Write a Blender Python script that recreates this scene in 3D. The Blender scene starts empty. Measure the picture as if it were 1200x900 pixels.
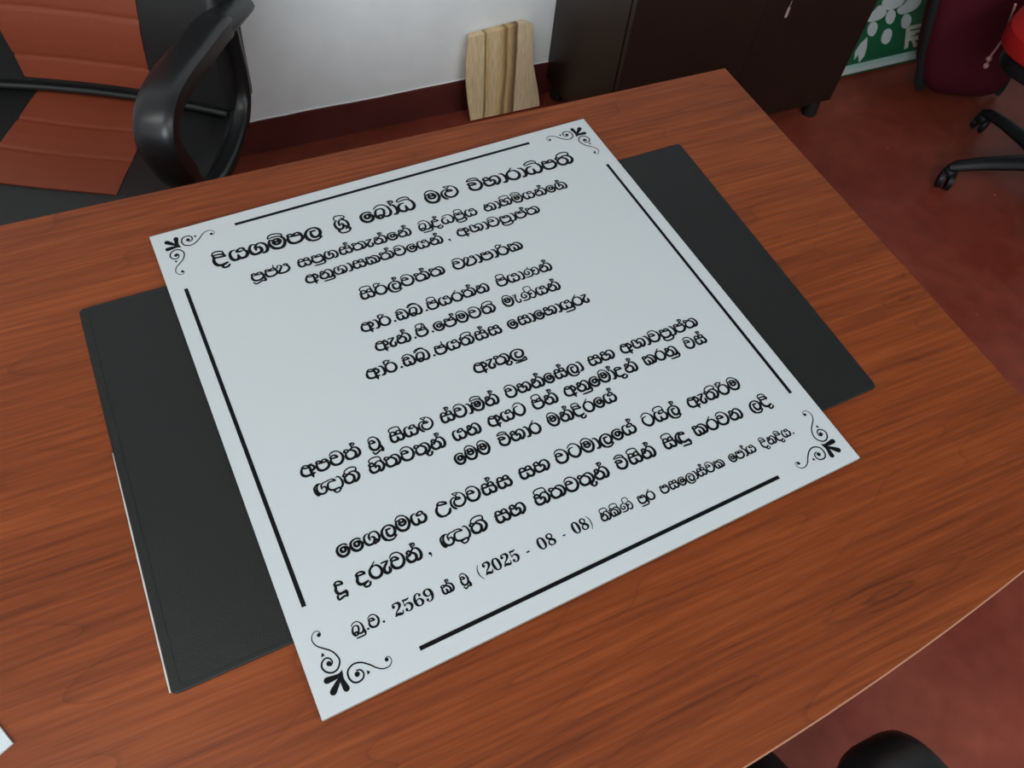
import bpy, bmesh, math, random
import numpy as np
from mathutils import Vector, Matrix

SC = bpy.context.scene
COL = SC.collection
random.seed(7)

# ------------------------------------------------------------------ camera, light, exposure
CAM_POS = (-0.817671, -0.862893, 1.491672)
CAM_RIGHT = (0.9119738, -0.4023032, 0.0803492)
CAM_UP = (0.2949137, 0.7790384, 0.5532856)
CAM_F = 931.581          # focal length in pixels of the 1200 wide frame
cam_data = bpy.data.cameras.new('camera')
cam_data.sensor_fit = 'HORIZONTAL'
cam_data.sensor_width = 36.0
cam_data.lens = CAM_F / 1200.0 * 36.0
cam_data.clip_start = 0.02
cam = bpy.data.objects.new('camera', cam_data)
COL.objects.link(cam)
_r, _u = Vector(CAM_RIGHT).normalized(), Vector(CAM_UP).normalized()
_b = _r.cross(_u).normalized()
_u = _b.cross(_r)
cam.matrix_world = Matrix(((_r.x, _u.x, _b.x, CAM_POS[0]), (_r.y, _u.y, _b.y, CAM_POS[1]),
                           (_r.z, _u.z, _b.z, CAM_POS[2]), (0, 0, 0, 1)))
SC.camera = cam

SC.view_settings.view_transform = 'Standard'
SC.view_settings.look = 'None'
SC.view_settings.gamma = 1.0
SC.view_settings.use_curve_mapping = False
SC.view_settings.exposure = 0.0

world = bpy.data.worlds.new('sky')
SC.world = world
world.use_nodes = True
_wn = world.node_tree.nodes
_bg = _wn['Background']
_bg.inputs['Color'].default_value = (0.62, 0.80, 1.0, 1)
_bg.inputs['Strength'].default_value = 1.0


def area(name, loc, target, sx, sy, power, colour):
    d = bpy.data.lights.new(name, 'AREA')
    d.shape = 'RECTANGLE'
    d.size, d.size_y = sx, sy
    d.energy = power
    d.color = colour
    o = bpy.data.objects.new(name, d)
    COL.objects.link(o)
    o.location = loc
    o.rotation_euler = (Vector(target) - Vector(loc)).to_track_quat('-Z', 'Y').to_euler()
    return o


# daylight through the two high windows of the near wall, a ceiling tube light and an added fill tube
area('daylight_left', (-1.75, -2.48, 2.15), (-0.25, 0.5, 0.55), 1.3, 0.85, 58.0, (0.86, 0.94, 1.0))
area('daylight_right', (1.35, -2.48, 2.0), (0.2, 0.4, 0.5), 1.2, 0.8, 9.0, (0.86, 0.94, 1.0))
area('tube_glow', (-1.9, -0.5, 2.68), (-1.9, -0.5, 0.0), 1.2, 0.12, 18.0, (0.97, 0.98, 0.95))
area('tube_fill_right', (0.25, -1.9, 2.68), (0.25, -1.9, 0.0), 1.2, 0.12, 24.0, (0.94, 0.98, 1.0))  # unseen tube, added as fill for the back wall and near floor

# ------------------------------------------------------------------ materials
def new_mat(name):
    m = bpy.data.materials.new(name)
    m.use_nodes = True
    return m, m.node_tree, m.node_tree.nodes['Principled BSDF']


def mat(name, col, rough=0.5, metal=0.0, spec=0.5, bump=0.0, scale=40.0, vary=0.0, coat=0.0):
    m, nt, b = new_mat(name)
    b.inputs['Base Color'].default_value = (*col, 1)
    b.inputs['Roughness'].default_value = rough
    b.inputs['Metallic'].default_value = metal
    b.inputs['Specular IOR Level'].default_value = spec
    b.inputs['Coat Weight'].default_value = coat
    if bump or vary:
        tc = nt.nodes.new('ShaderNodeTexCoord')
        n = nt.nodes.new('ShaderNodeTexNoise')
        n.inputs['Scale'].default_value = scale
        n.inputs['Detail'].default_value = 5
        nt.links.new(tc.outputs['Object'], n.inputs['Vector'])
        if bump:
            bp = nt.nodes.new('ShaderNodeBump')
            bp.inputs['Strength'].default_value = bump
            bp.inputs['Distance'].default_value = 0.002
            nt.links.new(n.outputs['Fac'], bp.inputs['Height'])
            nt.links.new(bp.outputs['Normal'], b.inputs['Normal'])
        if vary:
            r = nt.nodes.new('ShaderNodeValToRGB')
            r.color_ramp.elements[0].position = 0.3
            r.color_ramp.elements[1].position = 0.7
            r.color_ramp.elements[0].color = (*[c * (1 - vary) for c in col], 1)
            r.color_ramp.elements[1].color = (*[min(1, c * (1 + vary)) for c in col], 1)
            nt.links.new(n.outputs['Fac'], r.inputs['Fac'])
            nt.links.new(r.outputs['Color'], b.inputs['Base Color'])
    return m


def wood_mat(name, dark, mid, light, rough, along='X', freq=1.0, streak=0.62, seed=0.0, cath=1.0, spec=0.5, knots=()):
    """Long-grained laminate: fibres, broad bands and cathedral figures along one object axis."""
    m, nt, b = new_mat(name)
    N, L = nt.nodes, nt.links
    tc = N.new('ShaderNodeTexCoord')

    def mapping(scale, loc=(0, 0, 0)):
        mp = N.new('ShaderNodeMapping')
        if along == 'Z':
            mp.inputs['Rotation'].default_value = (0, math.pi / 2, 0)
        mp.inputs['Location'].default_value = loc
        mp.inputs['Scale'].default_value = scale
        L.new(tc.outputs['Object'], mp.inputs['Vector'])
        return mp

    def noise(mp, scale, detail, rough_=0.55, dist=0.0):
        n = N.new('ShaderNodeTexNoise')
        n.inputs['Scale'].default_value = scale
        n.inputs['Detail'].default_value = detail
        n.inputs['Roughness'].default_value = rough_
        n.inputs['Distortion'].default_value = dist
        L.new(mp.outputs['Vector'], n.inputs['Vector'])
        return n
    fibre = noise(mapping((7.0 * freq, 210.0 * freq, 5), (seed, seed, 0)), 1.0, 6, 0.65)
    band = noise(mapping((1.0 * freq, 11.0 * freq, 2), (seed * 2, 0, 0)), 1.0, 5, 0.6, 0.8)
    # cathedral figure: contour lines of a slow stretched noise
    slow = noise(mapping((.8 * freq, 5.5 * freq, 1), (seed + 3.1, 1.7, 0)), 1.0, 2, 0.5, 0.3)
    mul = N.new('ShaderNodeMath'); mul.operation = 'MULTIPLY'; mul.inputs[1].default_value = 17.0
    L.new(slow.outputs['Fac'], mul.inputs[0])
    fr = N.new('ShaderNodeMath'); fr.operation = 'FRACT'
    L.new(mul.outputs[0], fr.inputs[0])
    line = N.new('ShaderNodeValToRGB')
    e = line.color_ramp.elements
    e[0].position, e[0].color = 0.0, (0.52, 0.48, 0.46, 1)
    e[1].position, e[1].color = 1.0, (0.95, 0.95, 0.95, 1)
    e.new(0.05).color = (0.84, 0.83, 0.82, 1)
    e.new(0.30).color = (1, 1, 1, 1)
    L.new(fr.outputs[0], line.inputs['Fac'])
    add = N.new('ShaderNodeMath'); add.operation = 'ADD'
    s1 = N.new('ShaderNodeMath'); s1.operation = 'MULTIPLY'; s1.inputs[1].default_value = streak
    s2 = N.new('ShaderNodeMath'); s2.operation = 'MULTIPLY'; s2.inputs[1].default_value = 1.0 - streak
    L.new(fibre.outputs['Fac'], s1.inputs[0]); L.new(band.outputs['Fac'], s2.inputs[0])
    L.new(s1.outputs[0], add.inputs[0]); L.new(s2.outputs[0], add.inputs[1])
    ramp = N.new('ShaderNodeValToRGB')
    e = ramp.color_ramp.elements
    e[0].position, e[0].color = 0.33, (*dark, 1)
    e[1].position, e[1].color = 0.68, (*light, 1)
    e.new(0.5).color = (*mid, 1)
    L.new(add.outputs[0], ramp.inputs['Fac'])
    mix = N.new('ShaderNodeMix'); mix.data_type = 'RGBA'; mix.blend_type = 'MULTIPLY'
    mix.inputs['Factor'].default_value = 0.55 * cath
    L.new(ramp.outputs['Color'], mix.inputs['A']); L.new(line.outputs['Color'], mix.inputs['B'])
    colour = mix.outputs['Result']
    for (kx, ky, ka, kb) in knots:
        # a knot: irregular rings round one spot, long in the grain direction
        mp = mapping((1 / ka, 1 / kb, 0.0), (-kx / ka, -ky / kb, 0))
        nz = noise(mapping((1.2 / ka, .5 / kb, 1)), 1.0, 3, 0.5)
        ln = N.new('ShaderNodeVectorMath'); ln.operation = 'LENGTH'
        L.new(mp.outputs['Vector'], ln.inputs[0])
        ad = N.new('ShaderNodeMath'); ad.operation = 'MULTIPLY_ADD'; ad.inputs[1].default_value = 1.1
        L.new(nz.outputs['Fac'], ad.inputs[0]); L.new(ln.outputs['Value'], ad.inputs[2])
        kr = N.new('ShaderNodeValToRGB')
        e = kr.color_ramp.elements
        e[0].position, e[0].color = 0.0, (.50, .46, .44, 1)
        e[1].position, e[1].color = 1.0, (1, 1, 1, 1)
        for p_, c_ in ((.20, .62), (.30, .85), (.345, .50), (.39, .92), (.52, .96), (.56, .66), (.60, .98), (.80, 1.0)):
            e.new(p_).color = (c_, c_, c_, 1)
        sc_ = N.new('ShaderNodeMath'); sc_.operation = 'MULTIPLY'; sc_.inputs[1].default_value = 0.42
        L.new(ad.outputs[0], sc_.inputs[0]); L.new(sc_.outputs[0], kr.inputs['Fac'])
        km = N.new('ShaderNodeMix'); km.data_type = 'RGBA'; km.blend_type = 'MULTIPLY'; km.inputs['Factor'].default_value = 0.8
        L.new(colour, km.inputs['A']); L.new(kr.outputs['Color'], km.inputs['B'])
        colour = km.outputs['Result']
    L.new(colour, b.inputs['Base Color'])
    b.inputs['Roughness'].default_value = rough
    b.inputs['Specular IOR Level'].default_value = spec
    bp = N.new('ShaderNodeBump'); bp.inputs['Strength'].default_value = 0.06; bp.inputs['Distance'].default_value = 0.001
    L.new(fibre.outputs['Fac'], bp.inputs['Height']); L.new(bp.outputs['Normal'], b.inputs['Normal'])
    return m


M = {}
M['desk'] = wood_mat('desk_laminate', (0.076, 0.0140, 0.0024), (0.145, 0.0295, 0.0052), (0.212, 0.0500, 0.0100), 0.44, spec=0.21,
                     knots=((.74, -.490, .05, .011), (.475, -.795, .10, .016), (.46, .005, .05, .010)))
M['edge'] = mat('edge_banding_highlight', (0.30, 0.135, 0.075), 0.4)  # brown banding, made paler: the bevel's highlight is put into its colour
M['desk_side'] = wood_mat('desk_side_laminate', (0.10, 0.028, 0.01), (0.17, 0.05, 0.017), (0.24, 0.08, 0.03), 0.45, seed=5)
M['sign'] = mat('sign_white', (0.385, 0.410, 0.416), 0.40, spec=0.4)
M['sign_edge'] = mat('sign_edge', (0.27, 0.235, 0.20), 0.6)
M['vinyl'] = mat('black_vinyl', (0.0022, 0.0026, 0.0034), 0.5, spec=0.10)
M['pad'] = mat('black_leatherette', (0.0062, 0.0066, 0.0064), 0.45, bump=0.25, scale=900, spec=0.26)
M['pad_edge'] = mat('worn_backing', (0.42, 0.41, 0.38), 0.8)
M['leather'] = mat('black_leather', (0.008, 0.008, 0.008), 0.46, spec=0.4, bump=0.2, scale=500)
M['tan'] = mat('chestnut_leather', (0.172, 0.034, 0.0135), 0.5, spec=0.35, bump=0.18, scale=500)
M['plastic'] = mat('black_plastic', (0.006, 0.0065, 0.007), 0.36, spec=0.38)
M['base'] = mat('matt_black_plastic', (0.006, 0.0065, 0.007), 0.5, spec=0.3)
M['metal'] = mat('dark_metal', (0.05, 0.05, 0.055), 0.35, metal=0.8)
M['floor'] = None
M['wall'] = mat('white_wall_paint', (0.78, 0.80, 0.795), 0.75, bump=0.15, scale=14, vary=0.03)
M['redband'] = mat('red_oxide_band', (0.085, 0.016, 0.013), 0.42, vary=0.25, scale=9)
M['ceiling'] = mat('ceiling_white', (0.75, 0.75, 0.73), 0.8)
M['cabinet'] = mat('dark_brown_board', (0.0145, 0.0065, 0.0045), 0.40, spec=0.35, vary=0.15, scale=6)
M['cab_in'] = mat('dark_gap', (0.004, 0.003, 0.003), 0.8)
M['foot'] = mat('foot_plastic', (0.006, 0.006, 0.006), 0.6)
M['chrome'] = mat('chrome', (0.6, 0.58, 0.56), 0.25, metal=1.0)
M['keytag'] = mat('key_tag', (0.35, 0.25, 0.24), 0.5)
M['plank'] = None
M['bark'] = mat('plank_edge', (0.55, 0.42, 0.25), 0.7, vary=0.2, scale=20)
M['green'] = mat('banner_green', (0.006, 0.085, 0.033), 0.5, vary=0.2, scale=7)
M['oval'] = mat('banner_pale', (0.42, 0.46, 0.44), 0.55)
M['cream'] = mat('banner_cream', (0.46, 0.45, 0.37), 0.55)
M['mint'] = mat('banner_mint', (0.30, 0.45, 0.40), 0.55)
M['maroon'] = mat('maroon_cloth', (0.066, 0.0060, 0.013), 0.85, spec=0.15, bump=0.5, scale=260)
M['black_cloth'] = mat('black_cloth', (0.007, 0.007, 0.008), 0.85, bump=0.4, scale=260)
M['red_cloth'] = mat('red_cloth', (0.27, 0.006, 0.006), 0.8, spec=0.15, bump=0.4, scale=200)
M['cord'] = mat('pink_cord', (0.34, 0.16, 0.15), 0.7)
M['card'] = mat('white_card', (0.43, 0.46, 0.47), 0.5, spec=0.3)
M['glass'] = mat('window_frame_paint', (0.7, 0.7, 0.68), 0.4)
_m, _nt, _b = new_mat('tube_glass')
_b.inputs['Emission Color'].default_value = (1, 0.96, 0.88, 1)
_b.inputs['Emission Strength'].default_value = 4.0
M['tube'] = _m


def floor_material():
    m, nt, b = new_mat('red_oxide_floor')
    N, L = nt.nodes, nt.links
    tc = N.new('ShaderNodeTexCoord')
    n1 = N.new('ShaderNodeTexNoise'); n1.inputs['Scale'].default_value = 2.2; n1.inputs['Detail'].default_value = 6
    n2 = N.new('ShaderNodeTexNoise'); n2.inputs['Scale'].default_value = 22; n2.inputs['Detail'].default_value = 4
    vo = N.new('ShaderNodeTexVoronoi'); vo.inputs['Scale'].default_value = 9.0
    for n in (n1, n2, vo):
        L.new(tc.outputs['Object'], n.inputs['Vector'])
    r = N.new('ShaderNodeValToRGB')
    e = r.color_ramp.elements
    e[0].position, e[0].color = 0.32, (0.135, 0.019, 0.010, 1)
    e[1].position, e[1].color = 0.70, (0.215, 0.047, 0.026, 1)
    L.new(n1.outputs['Fac'], r.inputs['Fac'])
    r2 = N.new('ShaderNodeValToRGB')
    r2.color_ramp.elements[0].position, r2.color_ramp.elements[0].color = 0.35, (0.86, 0.86, 0.86, 1)
    r2.color_ramp.elements[1].position, r2.color_ramp.elements[1].color = 0.72, (1.1, 1.1, 1.1, 1)
    L.new(n2.outputs['Fac'], r2.inputs['Fac'])
    mx = N.new('ShaderNodeMix'); mx.data_type = 'RGBA'; mx.blend_type = 'MULTIPLY'; mx.inputs['Factor'].default_value = 1
    L.new(r.outputs['Color'], mx.inputs['A']); L.new(r2.outputs['Color'], mx.inputs['B'])
    # small pale scuffs
    r3 = N.new('ShaderNodeValToRGB')
    r3.color_ramp.elements[0].position, r3.color_ramp.elements[0].color = 0.035, (1, 1, 1, 1)
    r3.color_ramp.elements[1].position, r3.color_ramp.elements[1].color = 0.05, (0, 0, 0, 1)
    L.new(vo.outputs['Distance'], r3.inputs['Fac'])
    mx2 = N.new('ShaderNodeMix'); mx2.data_type = 'RGBA'
    mx2.inputs['B'].default_value = (0.42, 0.24, 0.18, 1)
    sc = N.new('ShaderNodeMath'); sc.operation = 'MULTIPLY'; sc.inputs[1].default_value = 0.6
    L.new(r3.outputs['Color'], sc.inputs[0]); L.new(sc.outputs[0], mx2.inputs['Factor'])
    L.new(mx.outputs['Result'], mx2.inputs['A'])
    L.new(mx2.outputs['Result'], b.inputs['Base Color'])
    rr = N.new('ShaderNodeMapRange')
    rr.inputs['To Min'].default_value = 0.30; rr.inputs['To Max'].default_value = 0.55
    b.inputs['Specular IOR Level'].default_value = 0.25
    L.new(n2.outputs['Fac'], rr.inputs['Value']); L.new(rr.outputs['Result'], b.inputs['Roughness'])
    return m


def plank_material():
    m, nt, b = new_mat('rough_sawn_plank')
    N, L = nt.nodes, nt.links
    tc = N.new('ShaderNodeTexCoord')
    mp = N.new('ShaderNodeMapping'); mp.inputs['Scale'].default_value = (1, 1, 0.16)
    L.new(tc.outputs['Object'], mp.inputs['Vector'])
    n = N.new('ShaderNodeTexNoise'); n.inputs['Scale'].default_value = 9; n.inputs['Detail'].default_value = 3
    L.new(mp.outputs['Vector'], n.inputs['Vector'])
    sep = N.new('ShaderNodeSeparateXYZ'); L.new(tc.outputs['Object'], sep.inputs[0])
    ad = N.new('ShaderNodeMath'); ad.operation = 'MULTIPLY_ADD'; ad.inputs[1].default_value = 0.055; 
    L.new(n.outputs['Fac'], ad.inputs[0]); L.new(sep.outputs['X'], ad.inputs[2])
    mr = N.new('ShaderNodeMapRange'); mr.inputs['From Min'].default_value = -0.06; mr.inputs['From Max'].default_value = 0.125
    L.new(ad.outputs[0], mr.inputs['Value'])
    r = N.new('ShaderNodeValToRGB')
    e = r.color_ramp.elements
    pale, gold, brown, pale2 = (0.70, 0.54, 0.31, 1), (0.60, 0.42, 0.19, 1), (0.24, 0.125, 0.05, 1), (0.68, 0.53, 0.34, 1)
    e[0].position, e[0].color = 0.0, pale
    e[1].position, e[1].color = 1.0, pale2
    for p_, c_ in ((0.20, pale), (0.225, (0.17, 0.10, 0.04, 1)), (0.25, gold), (0.40, pale), (0.52, gold), (0.58, brown), (0.62, gold), (0.69, (0.30, 0.18, 0.08, 1)),
                   (0.735, (0.13, 0.065, 0.03, 1)), (0.76, pale2)):
        e.new(p_).color = c_
    L.new(mr.outputs['Result'], r.inputs['Fac'])
    fm = N.new('ShaderNodeMapping'); fm.inputs['Scale'].default_value = (220, 220, 6)
    L.new(tc.outputs['Object'], fm.inputs['Vector'])
    fn = N.new('ShaderNodeTexNoise'); fn.inputs['Scale'].default_value = 1; fn.inputs['Detail'].default_value = 3
    L.new(fm.outputs['Vector'], fn.inputs['Vector'])
    r2 = N.new('ShaderNodeValToRGB')
    r2.color_ramp.elements[0].position, r2.color_ramp.elements[0].color = 0.3, (0.8, 0.8, 0.8, 1)
    r2.color_ramp.elements[1].position, r2.color_ramp.elements[1].color = 0.65, (1.05, 1.05, 1.05, 1)
    L.new(fn.outputs['Fac'], r2.inputs['Fac'])
    mx = N.new('ShaderNodeMix'); mx.data_type = 'RGBA'; mx.blend_type = 'MULTIPLY'; mx.inputs['Factor'].default_value = 1
    L.new(r.outputs['Color'], mx.inputs['A']); L.new(r2.outputs['Color'], mx.inputs['B'])
    L.new(mx.outputs['Result'], b.inputs['Base Color'])
    b.inputs['Roughness'].default_value = 0.7
    return m


M['floor'] = floor_material()
M['plank'] = plank_material()

# ------------------------------------------------------------------ helpers
def link(name, bm, m, parent=None, smooth=True, bevel=0.0, loc=None):
    me = bpy.data.meshes.new(name)
    bmesh.ops.recalc_face_normals(bm, faces=bm.faces)
    bm.to_mesh(me)
    bm.free()
    for x in (m if isinstance(m, (list, tuple)) else [m]):
        me.materials.append(x)
    if smooth:
        for p in me.polygons:
            p.use_smooth = True
        try:
            me.set_sharp_from_angle(angle=math.radians(38))
        except Exception:
            pass
    o = bpy.data.objects.new(name, me)
    COL.objects.link(o)
    if parent:
        o.parent = parent
    if loc:
        o.location = loc
    if bevel:
        md = o.modifiers.new('bevel', 'BEVEL')
        md.width = bevel; md.segments = 3; md.limit_method = 'ANGLE'
    return o


def thing(name, label, cat, loc=(0, 0, 0), rotz=0.0, group=None):
    o = bpy.data.objects.new(name, None)
    COL.objects.link(o)
    o.empty_display_size = 0.05
    o.location = loc
    o.rotation_euler = (0, 0, rotz)
    o['label'] = label
    o['category'] = cat
    if group:
        o['group'] = group
    return o


def tag(o, label, cat, group=None):
    o['label'] = label
    o['category'] = cat
    if group:
        o['group'] = group
    return o


def struct(name, bm, m, **kw):
    o = link(name, bm, m, smooth=False, **kw)
    o['kind'] = 'structure'
    return o


def box(bm, a, b):
    vs = [bm.verts.new((x, y, z)) for x in (a[0], b[0]) for y in (a[1], b[1]) for z in (a[2], b[2])]
    for f in ((0, 1, 3, 2), (4, 6, 7, 5), (0, 4, 5, 1), (2, 3, 7, 6), (0, 2, 6, 4), (1, 5, 7, 3)):
        bm.faces.new([vs[i] for i in f])
    return bm


def new_box(a, b):
    return box(bmesh.new(), a, b)


def catmull(P, n=8, closed=False):
    P = np.asarray(P, float)
    if len(P) < 3 and not closed:
        return np.array([P[0] + (P[-1] - P[0]) * k / n for k in range(n + 1)])
    if closed:
        Q = np.vstack([P[-1], P, P[0], P[1]])
    else:
        Q = np.vstack([2 * P[0] - P[1], P, 2 * P[-1] - P[-2]])
    out = []
    for i in range(1, len(Q) - 2):
        p0, p1, p2, p3 = Q[i - 1:i + 3]
        for k in range(n):
            t = k / n
            out.append(.5 * ((2 * p1) + (-p0 + p2) * t + (2 * p0 - 5 * p1 + 4 * p2 - p3) * t * t + (-p0 + 3 * p1 - 3 * p2 + p3) * t ** 3))
    if not closed:
        out.append(P[-1])
    return np.array(out)


def tube(bm, pts, rad, seg=10, closed=False, flat=None, up=(0, 0, 1), cap=True):
    """Sweep an (optionally flattened) ellipse along points; rad is a number or one per point;
    flat = (width factor, height factor) of the section."""
    pts = [Vector(p) for p in pts]
    n = len(pts)
    rads = [rad] * n if not hasattr(rad, '__len__') else list(rad)
    fw, fh = flat or (1.0, 1.0)
    rings = []
    prev = None
    for i, p in enumerate(pts):
        a = pts[(i - 1) % n] if closed or i > 0 else p
        b = pts[(i + 1) % n] if closed or i < n - 1 else p
        t = (b - a).normalized()
        ref = Vector(up)
        if abs(t.dot(ref)) > 0.98:
            ref = Vector((1, 0, 0)) if abs(t.x) < 0.9 else Vector((0, 1, 0))
        s = t.cross(ref).normalized()
        if prev is not None and s.dot(prev) < 0:
            s = -s
        prev = s
        w = s.cross(t).normalized()
        rings.append([bm.verts.new(p + s * math.cos(2 * math.pi * k / seg) * rads[i] * fw + w * math.sin(2 * math.pi * k / seg) * rads[i] * fh) for k in range(seg)])
    for i in range(n if closed else n - 1):
        A, B = rings[i], rings[(i + 1) % n]
        for k in range(seg):
            bm.faces.new((A[k], A[(k + 1) % seg], B[(k + 1) % seg], B[k]))
    if cap and not closed:
        bm.faces.new(list(reversed(rings[0])))
        bm.faces.new(rings[-1])
    return bm


def lathe(bm, prof, seg=24, c=(0, 0, 0), axis='Z'):
    rings = []
    for r, z in prof:
        ring = []
        for k in range(seg):
            a = 2 * math.pi * k / seg
            v = (r * math.cos(a), r * math.sin(a), z)
            if axis == 'X':
                v = (v[2], v[0], v[1])
            if axis == 'Y':
                v = (v[0], v[2], v[1])
            ring.append(bm.verts.new((v[0] + c[0], v[1] + c[1], v[2] + c[2])))
        rings.append(ring)
    for A, B in zip(rings, rings[1:]):
        for k in range(seg):
            bm.faces.new((A[k], A[(k + 1) % seg], B[(k + 1) % seg], B[k]))
    bm.faces.new(list(reversed(rings[0])))
    bm.faces.new(rings[-1])
    return bm


def prism(bm, outline, z0, z1, chamfer=0.0, side_mat=0, chamfer_mat=None):
    """Extruded outline (list of xy, counter-clockwise) with a top chamfer."""
    n = len(outline)
    P = [Vector((x, y)) for x, y in outline]
    def inset(d):
        r = []
        for i in range(n):
            a, b, c_ = P[i - 1], P[i], P[(i + 1) % n]
            e1, e2 = (b - a).normalized(), (c_ - b).normalized()
            n1, n2 = Vector((-e1.y, e1.x)), Vector((-e2.y, e2.x))
            mm = (n1 + n2).normalized()
            r.append(b + mm * (d / max(0.3, mm.dot(n1))))
        return r
    lv = [bm.verts.new((p.x, p.y, z0)) for p in P]
    mv = [bm.verts.new((p.x, p.y, z1 - chamfer)) for p in P]
    rows = [lv, mv]
    if chamfer:
        rows.append([bm.verts.new((p.x, p.y, z1)) for p in inset(chamfer)])
    for r_i, (A, B) in enumerate(zip(rows, rows[1:])):
        for i in range(n):
            f = bm.faces.new((A[i], A[(i + 1) % n], B[(i + 1) % n], B[i]))
            f.material_index = side_mat if (r_i == 0 or chamfer_mat is None) else chamfer_mat
    bm.faces.new(list(reversed(lv)))
    bm.faces.new(rows[-1])
    return bm


def rounded(corners, rad, seg=5):
    out = []
    n = len(corners)
    for i in range(n):
        a, b, c_ = Vector(corners[i - 1]), Vector(corners[i]), Vector(corners[(i + 1) % n])
        d1, d2 = (a - b).normalized(), (c_ - b).normalized()
        p1, p2 = b + d1 * rad, b + d2 * rad
        for k in range(seg + 1):
            t = k / seg
            q = p1 * (1 - t) ** 2 + b * 2 * t * (1 - t) + p2 * t * t
            out.append((q.x, q.y))
    return out


def superq(bm, c, size, e=0.45, nu=28, nv=16, rot=None):
    """Rounded-box cushion (superellipsoid)."""
    def sp(v, p):
        return math.copysign(abs(v) ** p, v)
    rings = []
    for j in range(1, nv):
        ph = -math.pi / 2 + math.pi * j / nv
        ring = []
        for i in range(nu):
            th = 2 * math.pi * i / nu
            v = Vector((size[0] / 2 * sp(math.cos(ph), e) * sp(math.cos(th), e), size[1] / 2 * sp(math.cos(ph), e) * sp(math.sin(th), e), size[2] / 2 * sp(math.sin(ph), e)))
            if rot:
                v = rot @ v
            ring.append(bm.verts.new(v + Vector(c)))
        rings.append(ring)
    for A, B in zip(rings, rings[1:]):
        for i in range(nu):
            bm.faces.new((A[i], A[(i + 1) % nu], B[(i + 1) % nu], B[i]))
    bm.faces.new(list(reversed(rings[0])))
    bm.faces.new(rings[-1])
    return bm


def sheet(bm, fn, us, vs, thick):
    """Closed thin slab following fn(u, v) -> point, thickened along the local normal by -thick."""
    G1, G2 = [], []
    for u in us:
        r1, r2 = [], []
        for v in vs:
            p = Vector(fn(u, v))
            du = Vector(fn(u + 1e-3, v)) - Vector(fn(u - 1e-3, v))
            dv = Vector(fn(u, v + 1e-3)) - Vector(fn(u, v - 1e-3))
            nn = du.cross(dv).normalized()
            r1.append(bm.verts.new(p)); r2.append(bm.verts.new(p - nn * thick))
        G1.append(r1); G2.append(r2)
    nu, nv = len(us), len(vs)
    for i in range(nu - 1):
        for j in range(nv - 1):
            bm.faces.new((G1[i][j], G1[i + 1][j], G1[i + 1][j + 1], G1[i][j + 1]))
            bm.faces.new((G2[i][j], G2[i][j + 1], G2[i + 1][j + 1], G2[i + 1][j]))
    for i in range(nu - 1):
        bm.faces.new((G1[i][0], G2[i][0], G2[i + 1][0], G1[i + 1][0]))
        bm.faces.new((G1[i][-1], G1[i + 1][-1], G2[i + 1][-1], G2[i][-1]))
    for j in range(nv - 1):
        bm.faces.new((G1[0][j], G1[0][j + 1], G2[0][j + 1], G2[0][j]))
        bm.faces.new((G1[-1][j], G2[-1][j], G2[-1][j + 1], G1[-1][j + 1]))
    return bm


# ------------------------------------------------------------------ room shell
WALL_Y = 0.935
X0, X1, Y0, HT = -3.0, 3.2, -2.55, 2.75
struct('floor', new_box((X0, Y0, -0.1), (X1, WALL_Y, 0.0)), M['floor'])
struct('ceiling', new_box((X0, Y0, HT), (X1, WALL_Y, HT + 0.1)), M['ceiling'])
struct('wall_back', new_box((X0 - .15, WALL_Y, 0), (X1 + .15, WALL_Y + .15, HT)), M['wall'])
struct('wall_right', new_box((X1, Y0 - .15, 0), (X1 + .15, WALL_Y, HT)), M['wall'])


def front_wall():
    bm = bmesh.new()
    y0, y1 = Y0 - .15, Y0
    box(bm, (X0 - .15, y0, 0), (X1 + .15, y1, 1.55)); box(bm, (X0 - .15, y0, 2.62), (X1 + .15, y1, HT))
    for a0, a1 in ((X0 - .15, -2.45), (-1.05, .70), (2.0, X1 + .15)):
        box(bm, (a0, y0, 1.55), (a1, y1, 2.62))
    return struct('wall_front', bm, M['wall'])


front_wall()
struct('wall_left', new_box((X0 - .15, Y0, 0), (X0, WALL_Y, HT)), M['wall'])
for nm, a0, a1 in (('window_1', -2.45, -1.05), ('window_2', .70, 2.0)):
    bm = bmesh.new()
    for x in (a0, (a0 + a1) / 2 - .025, a1 - .05):
        box(bm, (x, Y0 - .12, 1.55), (x + .05, Y0 - .07, 2.62))
    for z in (1.55, 2.57):
        box(bm, (a0, Y0 - .12, z), (a1, Y0 - .07, z + .05))
    struct(nm, bm, M['glass'])

# painted red band at the foot of the back wall, with its wavering brushed edge
bm = bmesh.new()
xs = np.linspace(X0, X1, 420)
rng = np.random.RandomState(3)
wav = np.convolve(rng.randn(520), np.ones(26) / 26, 'same')[:420] * 0.006
top = [0.098 + w + (0.004 if 0.5 < math.sin(x * 9) else 0) * 0.4 for x, w in zip(xs, wav)]
fr = [[bm.verts.new((x, y, z)) for x, z in zip(xs, zz)] for y, zz in ((WALL_Y - .004, [0.0] * 420), (WALL_Y - .004, top), (WALL_Y - .0002, [t + .002 for t in top]))]
for A, B in zip(fr, fr[1:]):
    for i in range(419):
        bm.faces.new((A[i], A[i + 1], B[i + 1], B[i]))
struct('baseboard_back', bm, M['redband'])
# plaster ridge above the band where the white coat ends
bm = bmesh.new()
tube(bm, [(x, WALL_Y - .001, t + .004) for x, t in list(zip(xs, top))[::3]], 0.0022, 5)
struct('trim_1', bm, M['wall'])

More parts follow.
